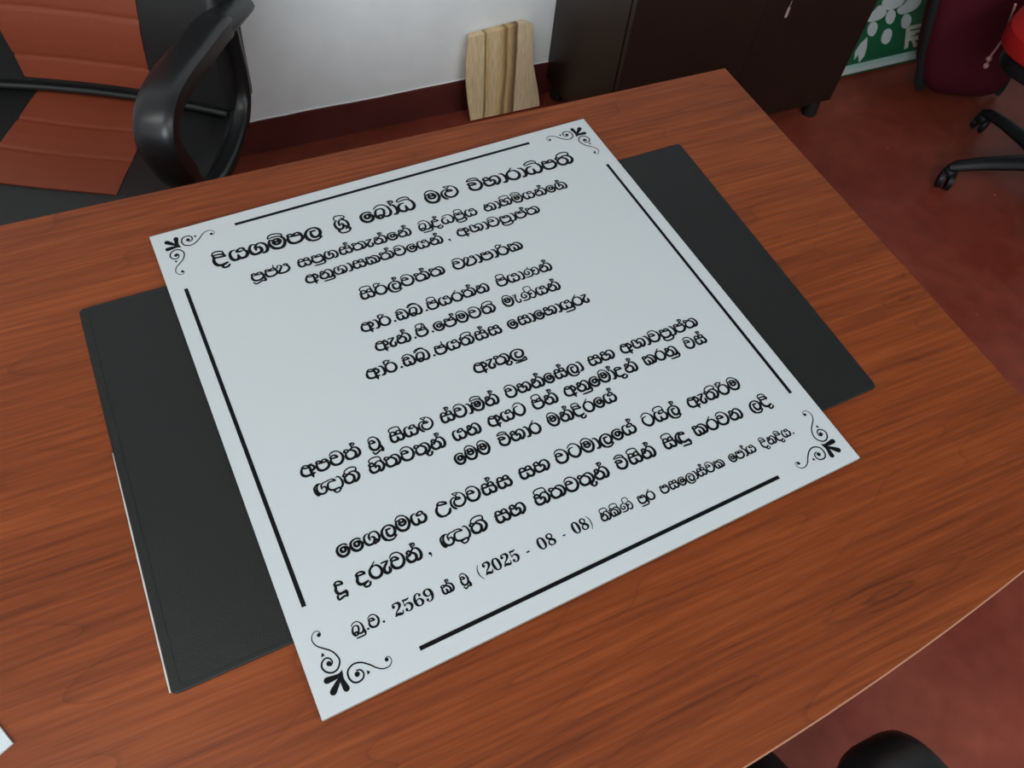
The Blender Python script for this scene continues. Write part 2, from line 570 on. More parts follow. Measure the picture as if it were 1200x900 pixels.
# ceiling tube light, and a matching housing for the added fill tube
for lx, ly, lab in ((-1.9, -0.5, 'white ceiling tube light left of the desk'), (0.25, -1.9, 'added white fill tube on the ceiling near the two windows')):
    tl = thing('tube_light', lab, 'ceiling light', (lx, ly, HT))
    link('housing', new_box((-.62, -.04, -.035), (.62, .04, 0.0)), M['ceiling'], tl, bevel=.004)
    bm = bmesh.new(); lathe(bm, [(.006, -.6), (.013, -.595), (.013, .595), (.006, .6)], 16, (0, 0, -.049), 'X')
    link('tube', bm, M['tube'], tl)

# ------------------------------------------------------------------ desk
DT = 0.75
def front_y(x):
    return -0.880 + 0.125 * (x + 0.78) ** 2
desk = thing('office_desk', 'large reddish-brown wood-grain desk with a bowed front edge', 'desk', (-0.78, 0, 0))
out = [(x, front_y(x - .78)) for x in np.linspace(-.78, .78, 40)]
out[0] = (-.78, out[0][1]); out[-1] = (.78, out[-1][1])
out += [(.78, 0.0), (-.78, 0.0)]
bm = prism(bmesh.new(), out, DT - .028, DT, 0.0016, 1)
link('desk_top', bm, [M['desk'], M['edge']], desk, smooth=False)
for sx in (-1, 1):
    xx = sx * .70
    link('side_panel', new_box((xx - .0125, -.66, 0.0), (xx + .0125, -.05, DT - .028)), M['desk_side'], desk, smooth=False, bevel=.001)
link('modesty_panel', new_box((-.687, -.12, .18), (.687, -.10, DT - .028)), M['desk_side'], desk, smooth=False)

# ------------------------------------------------------------------ desk pad
PADC = [(-.984, -.167), (-.969, -.625), (-.163, -.590), (-.168, -.138)]
pcx, pcy = -.571, -.38
pad = thing('desk_pad', 'black leatherette desk pad lying under the white sign', 'desk pad', (pcx, pcy, DT))
pc = rounded([(x - pcx, y - pcy) for x, y in PADC], .007)
link('pad_sheet', prism(bmesh.new(), pc, 0.0002, .003, .0010), M['pad'], pad)
a, b_ = Vector(PADC[0]), Vector(PADC[1])
d = (b_ - a).normalized()
pts = [(*(a + d * s - Vector((pcx, pcy))), .0016) for s in np.linspace(.20, (b_ - a).length - .003, 30)]
wl = link('worn_edge', tube(bmesh.new(), [(p[0] - .0004, p[1], p[2]) for p in pts], [.0004 + .0007 * min(1, k / 9) * (0.8 + .2 * math.sin(k * 1.9)) for k in range(30)], 8), M['pad_edge'], pad)
wl['label'] = 'pale worn edge of the black pad'
# a stitched line close to the rim
rim = [Vector((x, y)) for x, y in pc]
cen = Vector((0, 0))
st = [(p + (cen - p).normalized() * .010) for p in rim]
link('stitched_rim', tube(bmesh.new(), [(p.x, p.y, .0030) for p in st], .0003, 6, closed=True), M['pad'], pad)

# ------------------------------------------------------------------ the sign
# page frame: origin top-left corner, x right, y down in millimetres, 610 mm square
SGN_O = Vector((-0.8911, -0.0865, DT + .003))
SGN_ANG = math.radians(3.2261)
TH = .006
sign = thing('sign_board', 'white square sign with black Sinhala text lying on the black desk pad', 'sign', SGN_O, SGN_ANG)
S = .610
bm = prism(bmesh.new(), [(0, -S), (S, -S), (S, 0), (0, 0)], 0.0002, TH, .0005, 1, 0)
link('sign_panel', bm, [M['sign'], M['sign_edge']], sign, smooth=False)
ZT = TH + .00025

GLYPH = {
 'ya': (0.918, [[345,762,144,731,16,563,0,261,120,61,320,49,409,152,413,336],[409,152,544,48,760,70,906,230,918,432,823,560],[823,560,808,700,687,769,516,724,405,596,555,551,711,562]]),
 'ga': (0.947, [[345,740,165,765,0,529,4,234,150,47,399,46,593,168,607,366,504,491,376,462],[322,326,346,566,499,731,720,730,900,550,947,247,824,26,629,-19]]),
 'da': (0.735, [[612,542,374,560,151,571,57,643,198,739,410,745,580,641,612,542],[57,643,70,447,0,292,42,103,179,8,401,-1,647,48],[407,-3,320,-104,366,-227,527,-259,679,-200,735,-84]]),
 'ra': (0.765, [[519,992,359,855,178,710,29,552,0,299,112,94,319,-4,562,32,741,214,765,451,655,665,480,759,250,714]]),
 'ae': (0.477, [[0,720,249,718,477,707],[442,684,265,536,75,357,36,145,141,11,321,17,413,138,415,291]]),
 'duu': (0.724, [[658,518,442,538,198,572,105,643,256,758,467,744,630,628,658,518],[105,643,120,450,53,296,120,79,298,5,506,16,724,50],[724,50,720,-282],[720,-282,471,-218,225,-284,52,-293,0,-158,39,-78]]),
 'va': (0.873, [[31,816,167,947,387,1000,620,949,797,767,873,515,814,270,638,82,412,15,165,66,24,218,0,423,78,579],[72,563,54,669,195,750,353,742,472,635,502,543,327,547,102,568]]),
 'na': (0.955, [[172,555,121,607,134,699,258,751,343,651,319,533,196,441,36,423],[35,490,0,252,103,67,317,17,517,86,618,234,595,410,479,524,341,542],[349,578,582,764,790,738,942,535,955,252,848,66,671,-6,535,58]]),
 'flag': (0.216, [[-100,366,72,365,216,314,202,212,77,163,-33,163,-37,273,89,277],[-26,180,0,0]]),
 'comma': (0.02, [[11,69,20,6,0,-123]]),
 'gnya': (1.88, [[490,764,263,777,34,602,0,317,80,80,183,4],[517,759,302,698,168,499,169,238,329,54,562,33,731,154,760,341,664,460,537,454],[476,354,503,604,696,736,928,749,1130,777,1344,746,1482,592,1247,620,1030,600,905,435,884,202,1040,49,1269,13,1505,32,1617,12],[1269,13,1185,-100,1272,-222,1461,-222,1596,-112,1626,7],[1590,767,1740,778,1857,580,1880,262,1771,49,1626,7]]),
 'thi': (0.993, [[237,710,103,752,0,655,94,570,258,617,237,710],[133,572,22,419,37,207,161,67,397,39,603,188,653,411,552,562,379,643,213,618],[292,663,565,751,784,723,957,559,993,314,855,111,657,19,583,82],[103,752,215,948,478,1054,781,1038,963,932,961,807,867,693]]),
 'tha': (0.989, [[287,750,87,799,0,677,100,596,279,644,287,750],[81,561,0,337,72,130,236,54,484,69,668,201,715,398,615,554,446,663,256,655],[334,684,612,776,823,744,973,564,989,293,876,127,667,49,592,123]]),
 'ha': (1.005, [[414,534,343,707,268,793,84,730,61,622,222,547,420,544],[83,603,0,346,86,125,295,69,547,133,658,293,624,436,505,462,414,394],[414,394,425,571,594,727,821,741,971,603,1005,344,885,145,699,41,622,85]]),
 'bha': (1.005, [[427,464,347,714,252,801,76,746,49,598,92,527],[82,624,0,346,86,125,295,69,547,133,658,293,624,436,505,462,414,394],[414,394,425,571,594,727,821,741,971,603,1005,344,885,145,699,41,622,85]]),
 'sa': (0.962, [[0,551,286,535,557,526,827,514,958,381,962,178,830,51,642,68,543,185],[106,569,170,736,317,794,457,721,509,549],[509,549,623,736,797,769,902,661,912,462],[150,578,57,350,92,146,218,45,403,63,543,185,523,341]]),
 'imark': (0.917, [[179,740,126,956,290,1088,576,1103,806,1032,864,861,835,634]]),
 'la': (0.868, [[633,500,465,509,309,513],[376,498,323,313,360,114,503,19,692,51,838,212,868,463,758,645,577,742,317,713,101,558,0,323,23,72,170,-130,392,-210,631,-186,813,-46]]),
 'ma': (0.849, [[34,806,150,945,358,1026,610,962,788,763,849,466,770,235,577,40,326,15,115,127,0,384,33,642,110,758],[48,787,239,739,356,779,508,761,615,616,614,464,473,367,311,377,215,503,236,670],[241,680,391,569,528,587,525,712]]),
 'ee': (0.702, [[683,624,562,728,339,747,112,656,0,474,25,228,183,37,395,-5,606,90,702,299,641,466,495,547,316,541,237,421,308,282,449,282,529,401,478,503]]),
 'sha': (0.959, [[340,744,163,707,31,549,0,284,129,65,324,13,528,75,638,263,594,424,452,450],[338,324,337,525,469,704,683,744,867,658,959,433,924,209,789,52,603,-8],[638,263,729,172,814,69],[531,154,554,4,645,-11]]),
 'shrii': (0.979, [[282,748,105,676,0,480,33,204,213,58,461,98,596,282,548,422,408,407],[319,348,360,595,539,763,752,700,933,552,979,268,857,78,657,-7],[596,282,727,180,849,58],[103,32,137,-148,295,-261,623,-278,887,-197,944,-30,857,78],[216,751,122,910,257,1097,530,1107,840,1028,949,911,843,808,713,822,682,922],[722,712,888,838]]),
 'ba': (0.96, [[46,817,265,976,526,1019,736,933,916,685,960,319,826,77,611,18,421,106],[421,106,549,339,593,578,460,722,193,707,41,498,0,220,128,21,316,17,415,108],[403,104,329,222,197,237,87,135]]),
 'dha': (0.987, [[428,650,190,631,7,445,0,174,169,30,361,26,454,163,459,386],[454,163,584,10,786,27,962,231,987,498,890,730,698,869,418,881,128,823]]),
 'leaf': (0.942, [[15,823,-13,951,247,1083,537,1093,741,984,754,862]]),
 'aa': (0.287, [[25,772,188,728,282,491,287,194,182,23,0,6]]),
 'vi': (0.792, [[17,879,312,874,590,825,760,669,792,399,688,194,464,45,216,68,33,197,0,395,59,529],[59,529,17,663,168,709,355,655,448,520,263,504,53,554],[17,879,117,986,372,1046,606,995,734,880,735,773]]),
 'mhal': (0.874, [[1,861,265,891,545,867,764,753,874,498,795,208,617,6,357,-13,138,93,0,356,9,604,96,739],[57,736,239,660,380,703,549,680,636,505,534,339,348,302,219,448,240,632],[240,632,360,490,525,528,496,665],[3,870,108,1049,336,1117,608,1065,810,944,811,780]]),
 'pa': (0.81, [[15,590,269,553,522,534,723,522,810,402,787,213,636,75,391,11,147,53,10,217,0,442,48,610],[44,599,52,697,171,749,299,690,372,550],[372,550,471,705,661,716,769,599,786,458]]),
 'a': (0.902, [[92,697,307,780,524,709,566,572,325,593,90,673],[114,672,0,433,10,200,217,47,527,44,817,66],[842,736,627,698,619,410,615,81,631,-190],[706,679,878,576,902,401,770,307,659,356]]),
 'ka': (0.982, [[348,644,217,763,41,734,19,612,194,591,355,641],[55,596,0,377,27,141,167,39,349,83,366,245,339,369],[349,83,516,31,667,133,699,363,572,557,348,644],[338,664,567,756,779,720,957,531,982,244,845,76,613,35]]),
 'ta': (0.835, [[23,858,258,1009,500,1016,696,903,835,652,818,355,619,120,354,33,138,146,0,357,18,604,160,758,402,765]]),
 'u': (0.924, [[833,560,617,592,384,629,227,689,391,816,620,769,804,666,833,560],[235,656,85,473,0,282,57,26,251,-136,529,-153,789,-44,924,166]]),
 'llu': (1.022, [[322,1012,604,990,869,888,1022,645,1016,347,830,135,573,42,334,111,215,272,233,455,360,587],[355,577,513,666,654,635,702,527,516,545,333,570],[319,1005,453,874,587,868,676,935],[482,852,516,673,313,738,111,661,8,495,0,266,87,78,198,-16]]),
 'rimark': (0.75, [[75,681,11,879,100,1020,295,1032,424,913,476,923]]),
 'dda': (0.89, [[36,752,284,929,586,914,800,690,890,327,810,106,580,8,469,129],[107,551,45,296,142,57,349,51,484,145,458,343],[0,558,191,543,525,558,411,704,223,728,106,625]]),
 'nna': (1.249, [[551,951,456,742],[0,37,279,11,545,52,719,288,647,618,424,755,164,678,50,460,166,262,371,280,431,441,304,526],[698,621,948,722,1136,705,1249,407,1188,152,964,11,772,111],[775,563,874,397,974,492]]),
 'yansa': (0.778, [[7,620,33,790,200,817,315,671,189,440,17,212,0,70,272,14,564,59,778,252,763,531,557,691],[459,720,579,821,730,758,766,542]]),
 'umark': (0.0, [[0,0,-40,-383,-450,-425,-847,-410]]),
 'uumark': (0.021, [[0,0,21,-376,-198,-300,-476,-388,-700,-439,-827,-285]]),
 'tumark': (0.356, [[0,0,-5,-264,112,-354,287,-310,356,-155]]),
 'ramark': (0.057, [[-783,-82,-750,-262,-592,-374,-264,-391,1,-311,57,-143,0,0]]),
 'lu': (0.935, [[604,501,473,506,337,497],[402,495,321,294,380,111,553,61,770,96,914,270,935,499,767,689,487,748,207,676,41,496,0,226,128,-39,336,-147,637,-159,899,-65],[899,-65,907,-278,478,-298,66,-287]]),
 'ndu': (0.92, [[654,764,402,805,112,647,0,409,55,145,181,2],[369,651,269,431,270,190,446,39,685,49,920,87],[377,662,532,756,733,742,826,589,620,609,387,643],[920,87,906,-243,583,-239,204,-218]]),
 'di': (0.746, [[5,809,239,778,447,758,606,669,646,540,451,555,214,579,75,624],[14,841,75,624,15,406,41,174,176,7,409,-25,671,41],[406,-37,340,-163,432,-263,619,-246,746,-123],[0,847,147,995,394,1004,610,901,617,709]]),
}
DIGIT = {
 '2': (0.71, [[170,800,200,200,820,170],[120,830,80,160,990,90,360,1040,90,560,970,170,600,780,190,480,560,130,240,340,80,100,60,70],[100,60,100,220,140,170,400,100,190,560,60,150,660,160,80,680,300,60]]),
 '5': (0.675, [[140,980,130,400,960,130,550,1020,60],[130,1000,70,120,520,60],[120,520,60,300,640,80,500,580,160,580,340,190,460,80,120,240,30,70,120,140,100],[150,200,180,170,220,160]]),
 '6': (0.71, [[560,840,180,580,860,150],[600,920,70,460,1030,70,240,920,130,130,550,190,180,180,170,360,30,80,560,120,140,620,320,180,520,540,120,340,580,70,180,420,60]]),
 '9': (0.72, [[180,220,180,160,200,150],[140,140,70,280,30,70,500,140,130,610,510,190,560,880,170,380,1030,80,180,940,140,120,740,180,220,520,120,400,480,70,560,640,60]]),
 '0': (0.705, [[360,1030,80,200,940,130,120,700,180,110,500,190,140,280,180,220,100,120,360,30,80,520,100,120,600,300,180,610,520,190,590,740,180,520,940,130,360,1030,80]]),
 '8': (0.68, [[360,1040,80,200,960,120,150,800,150,240,640,160,420,520,170,580,380,180,600,200,160,500,70,110,360,30,80,200,80,110,120,240,130,180,420,90,400,560,80,540,720,100,560,880,110,480,1000,90,360,1040,80]]),
 '(': (0.325, [[300,1100,50,140,820,80,100,500,100,140,160,80,300,-160,50]]),
 ')': (0.31, [[60,1100,50,220,820,80,260,500,100,220,160,80,60,-160,50]]),
 '-': (0.325, [[20,360,130,260,360,130]]),
 'dot': (0.215, [[100,90,190,120,90,190]]),
 'aee': (0.545, [[20,800,70,200,800,70,360,840,70],[50,620,70,180,640,70,340,660,70],[300,800,100,200,550,110,140,300,140,200,80,150,360,40,150,480,140,130,500,300,90]]),
 'sp': (0.12, []),
}
BASELINE = {1: 76.6, 2: 116.9, 3: 144.4, 4: 192.6, 5: 237.6, 6: 269.0, 7: 300.6, 8: 341.2, 9: 385.1, 10: 410.2, 11: 436.5, 12: 480.0, 13: 513.0, 14: 555.3}
EM = {1: 22.2, 2: 16.2, 3: 16.3, 4: 17.0, 5: 16.2, 6: 16.2, 7: 16.2, 8: 16.6, 9: 16.2, 10: 16.2, 11: 16.2, 12: 16.2, 13: 16.2, 14: 11.8}
WORDS = [
 (1, 'di ya ga mhal pa la', 57.49, 191.18),
 (1, 'shrii', 208.74, 227.56),
 (1, 'ee ba aa/ dha!', 243.07, 317.04),
 (1, 'ma llu', 332.42, 379.24),
 (1, 'vi ha aa ra aa dha! pa thi', 394.32, 552.88),
 (2, 'pa= ja yansa', 91.17, 137.28),
 (2, 'sa pa_ ga sa/ tha ae na/ ee na/', 146.52, 293.33),
 (2, 'ba_ da/ dha pa~^ ya', 304.15, 385.11),
 (2, 'na aa ha^ mhal ya na/ ee ga/', 395.79, 518.96),
 (3, 'a na_ sha aa sa ka tha/ va ee ya na/ sp comma', 147.66, 334.22),
 (3, 'a bha aa va pa~ aa pa/ tha', 345.07, 462.71),
 (4, 'sa^ ri la/ va tha/ tha', 196.83, 305.54),
 (4, 'va yansa aa pa aa ri ka', 317.2, 412.31),
 (5, 'a aa rhal dot dda bhal dot pa^ ya ra tha/ na', 181.24, 343.31),
 (5, 'pa^ ya aa nna na/', 354.6, 429.76),
 (6, 'a ae na/ dot pii dot ee pa/ ma va thi', 186.14, 336.81),
 (6, 'ma aee nna^ ya na/', 347.5, 424.32),
 (7, 'a aa rhal dot dda bhal dot ja ya thi sa/ sa', 163.01, 328.4),
 (7, 'ee sa aa ee ha aa ya_ ra ae', 337.72, 447.32),
 (8, 'a ae tha, lu', 274.68, 337.22),
 (9, 'a pa va tha/', 59.98, 123.43),
 (9, 'va=', 132.89, 146.42),
 (9, 'sa^ ya llu', 155.35, 205.66),
 (9, 'sa/ va aa mhal na/', 213.5, 282.96),
 (9, 'va ha na/ ee sa/ la aa', 292.26, 390.06),
 (9, 'sa ha', 398.01, 432.94),
 (9, 'a bha aa va pa~ aa pa/ tha', 442.12, 550.08),
 (10, 'gnya thi', 65.08, 113.01),
 (10, 'ha^ tha va tha, na/', 123.36, 207.7),
 (10, 'ya na', 217.28, 248.96),
 (10, 'a ya ta', 258.68, 304.06),
 (10, 'pa^ na/', 312.86, 343.33),
 (10, 'a na_ ee ma aa/ da na/', 352.93, 448.2),
 (10, 'ka ra na_', 458.5, 504.13),
 (10, 'va sa/', 516.1, 544.99),
 (11, 'ee ma ma', 207.1, 247.89),
 (11, 'vi ha aa ra', 258.73, 308.2),
 (11, 'ma na/ di ra ee ya/', 318.12, 404.0),
 (12, 'ee ee sha la ma ya', 62.99, 155.91),
 (12, 'u llu va sa/ sa', 165.53, 250.48),
 (12, 'sa ha', 259.71, 295.72),
 (12, 'va ta ma aa la ee ya/', 303.74, 402.95),
 (12, 'ta ya^ la/', 413.28, 460.38),
 (12, 'a ae thi rhal ma', 472.84, 544.49),
 (13, 'duu', 48.0, 59.11),
 (13, 'da ra ae va na/ sp comma', 69.75, 145.37),
 (13, 'gnya thi', 156.66, 206.71),
 (13, 'sa ha', 215.62, 249.88),
 (13, 'ha^ tha va tha, na/', 261.06, 348.09),
 (13, 'vi sa^ na/', 359.04, 406.75),
 (13, 'sa^ ndu', 418.09, 449.49),
 (13, 'ka ra va na', 458.86, 523.03),
 (13, 'la di', 534.95, 563.25),
 (14, 'ba_ dot va dot', 49.23, 80.64),
 (14, '2 5 6 9', 88.53, 131.1),
 (14, 'ka/', 138.31, 150.45),
 (14, 'va=', 157.71, 166.57),
 (14, '( 2 0 2 5', 174.91, 220.91),
 (14, '-', 227.83, 232.63),
 (14, '0 8', 240.71, 261.2),
 (14, '-', 268.77, 272.75),
 (14, '0 8 )', 280.14, 303.42),
 (14, 'na^ ka^ nna^', 313.28, 351.2),
 (14, 'pa_ ra', 358.56, 378.17),
 (14, 'pa sa ee la aa sa/ va ka', 386.17, 467.3),
 (14, 'ee pa aa/ ya', 474.7, 509.71),
 (14, 'di na di ya dot', 517.56, 562.42),
]
ORNAMENT = [[2372,7012,53,2236,7321,61,1889,7376,68,1586,7089,76,1480,6667,91,1690,6111,106,2172,5647,122,2714,5129,129,3039,4463,137,3040,3916,144,2661,3433,152,2145,3337,152,1688,3618,152,1475,4094,152,1613,4527,152,2013,4751,144,2356,4585,129,2458,4199,122,2252,3965,122],[6845,2529,53,7116,2482,61,7195,2063,68,6885,1709,84,6303,1699,99,5781,2037,114,5328,2551,129,4708,3062,137,4036,3222,144,3440,2929,152,3278,2388,160,3439,1858,160,3828,1611,152,4346,1702,152,4576,2085,144,4444,2481,129,4123,2596,122],[3015,3194,30,2622,2890,228,2053,2863,365,1494,2899,441],[2726,2781,106,2251,2316,319,1670,1766,471],[2858,2964,167,2691,2428,289,2781,1553,441],[2194,6968,334,2188,6953,334],[2138,4204,426,2147,4183,426],[6822,2329,334,6826,2318,334],[4042,2279,441,4044,2262,441],[2076,5041,23,1802,5174,441],[5177,1957,23,4866,2017,410]]


GB = {n: (w, [np.array(s, float).reshape(-1, 2) / 1000 for s in ss]) for n, (w, ss) in GLYPH.items()}
for n, (w, ss) in DIGIT.items():
    GB[n] = (w, [np.array(s, float).reshape(-1, 3) / 1000 for s in ss])


GB['comma'] = (.16, [np.array([[.06, .06, .17], [.09, .06, .17]]), np.array([[.12, .03, .11], [.125, -.06, .075], [.08, -.15, .04]])])


def split(tok):
    i = 0
    while i < len(tok) and (tok[i].isalnum() or (i == 0)):
        i += 1
    return tok[:i], tok[i:]


def compose(tok):
    b, mods = split(tok)
    cp = lambda n: [x.copy() for x in GB[n][1]]
    if b == 'bhal':
        b, mods = 'ba', '!'
    if b == 'pii':
        b, mods = 'pa', '^*'
    if b == 'ja':
        b, mods = 'pa', '|'
    if b in ('ri', 'rhal'):
        s = cp('ra') + cp('rimark')
        if b == 'rhal':
            s.append(np.array([[-.02, 1.00], [.06, .93], [.14, .92]]))
        mn = min(t[:, 0].min() for t in s)
        s = [t - [mn, 0] for t in s]
        return s, max(t[:, 0].max() for t in s)
    w = GB[b][0]
    s = cp(b)
    far = [q for t in s for q in t if q[0] > .3 * w]
    top = max(far, key=lambda q: q[1]) if far else None
    if b == 'aa':
        top = (.06, .76)
    if b == 'sa':
        top = (.63, .78)
    for c in mods:
        if c == '/':
            s += [t + np.array([top[0], top[1] - .02]) for t in cp('flag')]
        elif c == '|':
            s.append(np.array([[top[0], top[1] - .03], [top[0] + .01, top[1] + .12], [top[0] + .06, top[1] + .30]]))
        elif c == '^':
            k = w / GB['imark'][0]
            for t in cp('imark'):
                q = np.c_[t[:, 0] * k, t[:, 1]]
                if b == 'nna':
                    q = np.c_[q[:, 0] * .62 + .38, q[:, 1] + .08]
                if b in ('na', 'ka', 'ya'):
                    q[:, 1] += .015
                s.append(q)
        elif c == '!':
            st_ = s[0][0] if b == 'ba' else s[1][-1]
            for t in cp('leaf'):
                s.append((t - t[0]) * [w / .99, 1] + st_)
        elif c == '*':
            s.append(np.array([[.52, .80], [.62, .92], [.60, 1.02]]))
        elif c == '_':
            s += [t + np.array([w + .03, .19]) for t in cp('umark')]
        elif c == '=':
            s += [t + np.array([w + .01, .17]) for t in cp('uumark')]
        elif c == ',':
            s += [t + np.array([w - .33, .12]) for t in cp('tumark')]
        elif c == '~':
            s += [t + np.array([w - .05, .11]) for t in cp('ramark')]
    return s, w


HEAVY = {'gnya': .80, 'llu': .84, 'sha': .86, 'shrii': .84, 'nna': .80, 'ba': .92, 'duu': .95}


def pen(C, b):
    if C.shape[1] == 3:
        return C[:, 2] * (1.28 if b in '025689' else 1.0)
    d_ = np.gradient(C, axis=0)
    d_ /= np.maximum(np.linalg.norm(d_, axis=1, keepdims=True), 1e-9)
    v = np.abs(d_[:, 1])
    w = .091 + .068 * (1 - np.clip((C[:, 1] - .05) / .75, 0, 1)) ** .8 + .040 * v * (C[:, 1] < .8)
    w = np.where(C[:, 1] < -.12, .128, w) * HEAVY.get(b, 1.0)
    n = len(C)
    e = np.minimum(np.arange(n), np.arange(n)[::-1]) / max(n * .12, 1)
    return 1.06 * w * (.72 + .28 * np.clip(e, 0, 1))


def ribbon(bm, X, Y, W, z):
    """Flat stroke with round ends, laid on the sign (millimetres in, metres out)."""
    n = len(X)
    dx, dy = np.gradient(X), np.gradient(Y)
    ln = np.maximum(np.hypot(dx, dy), 1e-9)
    nx, ny = -dy / ln, dx / ln
    up_ = []
    dn_ = []
    V = lambda x, y: bm.verts.new((x / 1000, -y / 1000, z))
    for i in range(n):
        h = W[i] / 2
        up_.append(V(X[i] + nx[i] * h, Y[i] + ny[i] * h))
        dn_.append(V(X[i] - nx[i] * h, Y[i] - ny[i] * h))
    for i in range(n - 1):
        bm.faces.new((up_[i], up_[i + 1], dn_[i + 1], dn_[i]))
    for i, sg in ((0, -1), (n - 1, 1)):
        h = W[i] / 2
        tx, ty = dx[i] / ln[i] * sg, dy[i] / ln[i] * sg
        fan = [up_[i]]
        for k in range(1, 5):
            a_ = math.pi * k / 5
            fan.append(V(X[i] + h * (nx[i] * math.cos(a_) + tx * math.sin(a_)), Y[i] + h * (ny[i] * math.cos(a_) + ty * math.sin(a_))))
        fan.append(dn_[i])
        bm.faces.new(fan)


def flat_up(bm):
    for f in bm.faces:
        f.normal_update()
        if f.normal.z < 0:
            f.normal_flip()


def link_flat(name, bm, m, parent):
    flat_up(bm)
    me = bpy.data.meshes.new(name)
    bm.to_mesh(me); bm.free()
    me.materials.append(m)
    o = bpy.data.objects.new(name, me)
    COL.objects.link(o)
    o.parent = parent
    return o


zi = 0
for ln_no in range(1, 15):
    bm = bmesh.new()
    em = EM[ln_no]
    for line, toks, xl, xr in WORDS:
        if line != ln_no:
            continue
        hw = .06 * em
        x = 0.0
        items = []
        tk = toks.split()
        for t in tk:
            s, w = compose(t)if t != 'sp' else ([], .12)
            b = split(t)[0]
            if b == 'comma': x += .02
            if b == 'dot': x += .05
            if b in ('aa', 'ae', 'aee', 'yansa') and items: x -= .07
            items.append((x, s, b))
            gap = .14 if b in ('dot', 'sp', 'ae', 'aa', 'comma', 'aee') else .185
            x += w + gap - (.12 if b in '0123456789' else 0)
        nat = x - gap + (.12 if b in '0123456789' else 0)
        if tk[-1][-1] in '_=':
            nat += .05
        sc = (xr - xl - 2 * hw) / (nat * em)
        for (x, s, b) in items:
            for stq in s:
                C = catmull(stq, 6)
                W = pen(C, b) * em
                X = xl + hw + (C[:, 0] + x) * sc * em
                Y = BASELINE[ln_no] - C[:, 1] * em
                zi += 1
                ribbon(bm, X, Y, W, ZT + (zi % 40) * 4e-7)
    link_flat('text_line', bm, M['vinyl'], sign)

for (x0, y0, x1, y1) in ((98.4, 16.5, 511.2, 20.7), (98.4, 588.7, 511.6, 592.9), (16.5, 97.0, 20.7, 510.2), (589.5, 97.6, 593.7, 510.4)):
    bm = bmesh.new()
    v = [bm.verts.new((x / 1000, -y / 1000, ZT)) for x, y in ((x0, y1), (x1, y1), (x1, y0), (x0, y0))]
    bm.faces.new(v)
    link_flat('border_line', bm, M['vinyl'], sign)

for cx, cy in ((0, 0), (1, 0), (1, 1), (0, 1)):
    bm = bmesh.new()
    for k, sdat in enumerate(ORNAMENT):
        A = np.array(sdat, float).reshape(-1, 3) / 100
        C = catmull(A, 6)
        X = C[:, 0] if cx == 0 else 610 - C[:, 0]
        Y = 610 - C[:, 1] if cy == 1 else C[:, 1]
        if k in (9, 10):       # small triangles: straight-ended
            dx, dy = X[-1] - X[0], Y[-1] - Y[0]
            l = math.hypot(dx, dy); px, py = -dy / l, dx / l; h = C[-1, 2] / 2
            bm.faces.new([bm.verts.new((q[0] / 1000, -q[1] / 1000, ZT)) for q in ((X[0], Y[0]), (X[-1] + px * h, Y[-1] + py * h), (X[-1] - px * h, Y[-1] - py * h))])
        else:
            ribbon(bm, X, Y, C[:, 2] * (1.32 if k in (2, 3, 4) else 1.08), ZT + k * 4e-7)
    link_flat('corner_ornament', bm, M['vinyl'], sign)

# ------------------------------------------------------------------ white card at the desk's left
cp0, d1, d2 = Vector((-1.093, -.613)), Vector((-.43, .90)).normalized(), Vector((-.90, -.43)).normalized()
cc = cp0 + d1 * .10 + d2 * .15
cards = [cp0 + d1 * .20, cp0 + d1 * .20 + d2 * .30, cp0 + d2 * .30, cp0]
bm = prism(bmesh.new(), [((p - cc).x, (p - cc).y) for p in cards], 0.0002, .003, .0004)
cd = link('white_card', bm, M['card'], None, smooth=False, loc=(cc.x, cc.y, DT))
tag(cd, 'corner of a blank white card at the left of the desk', 'card')

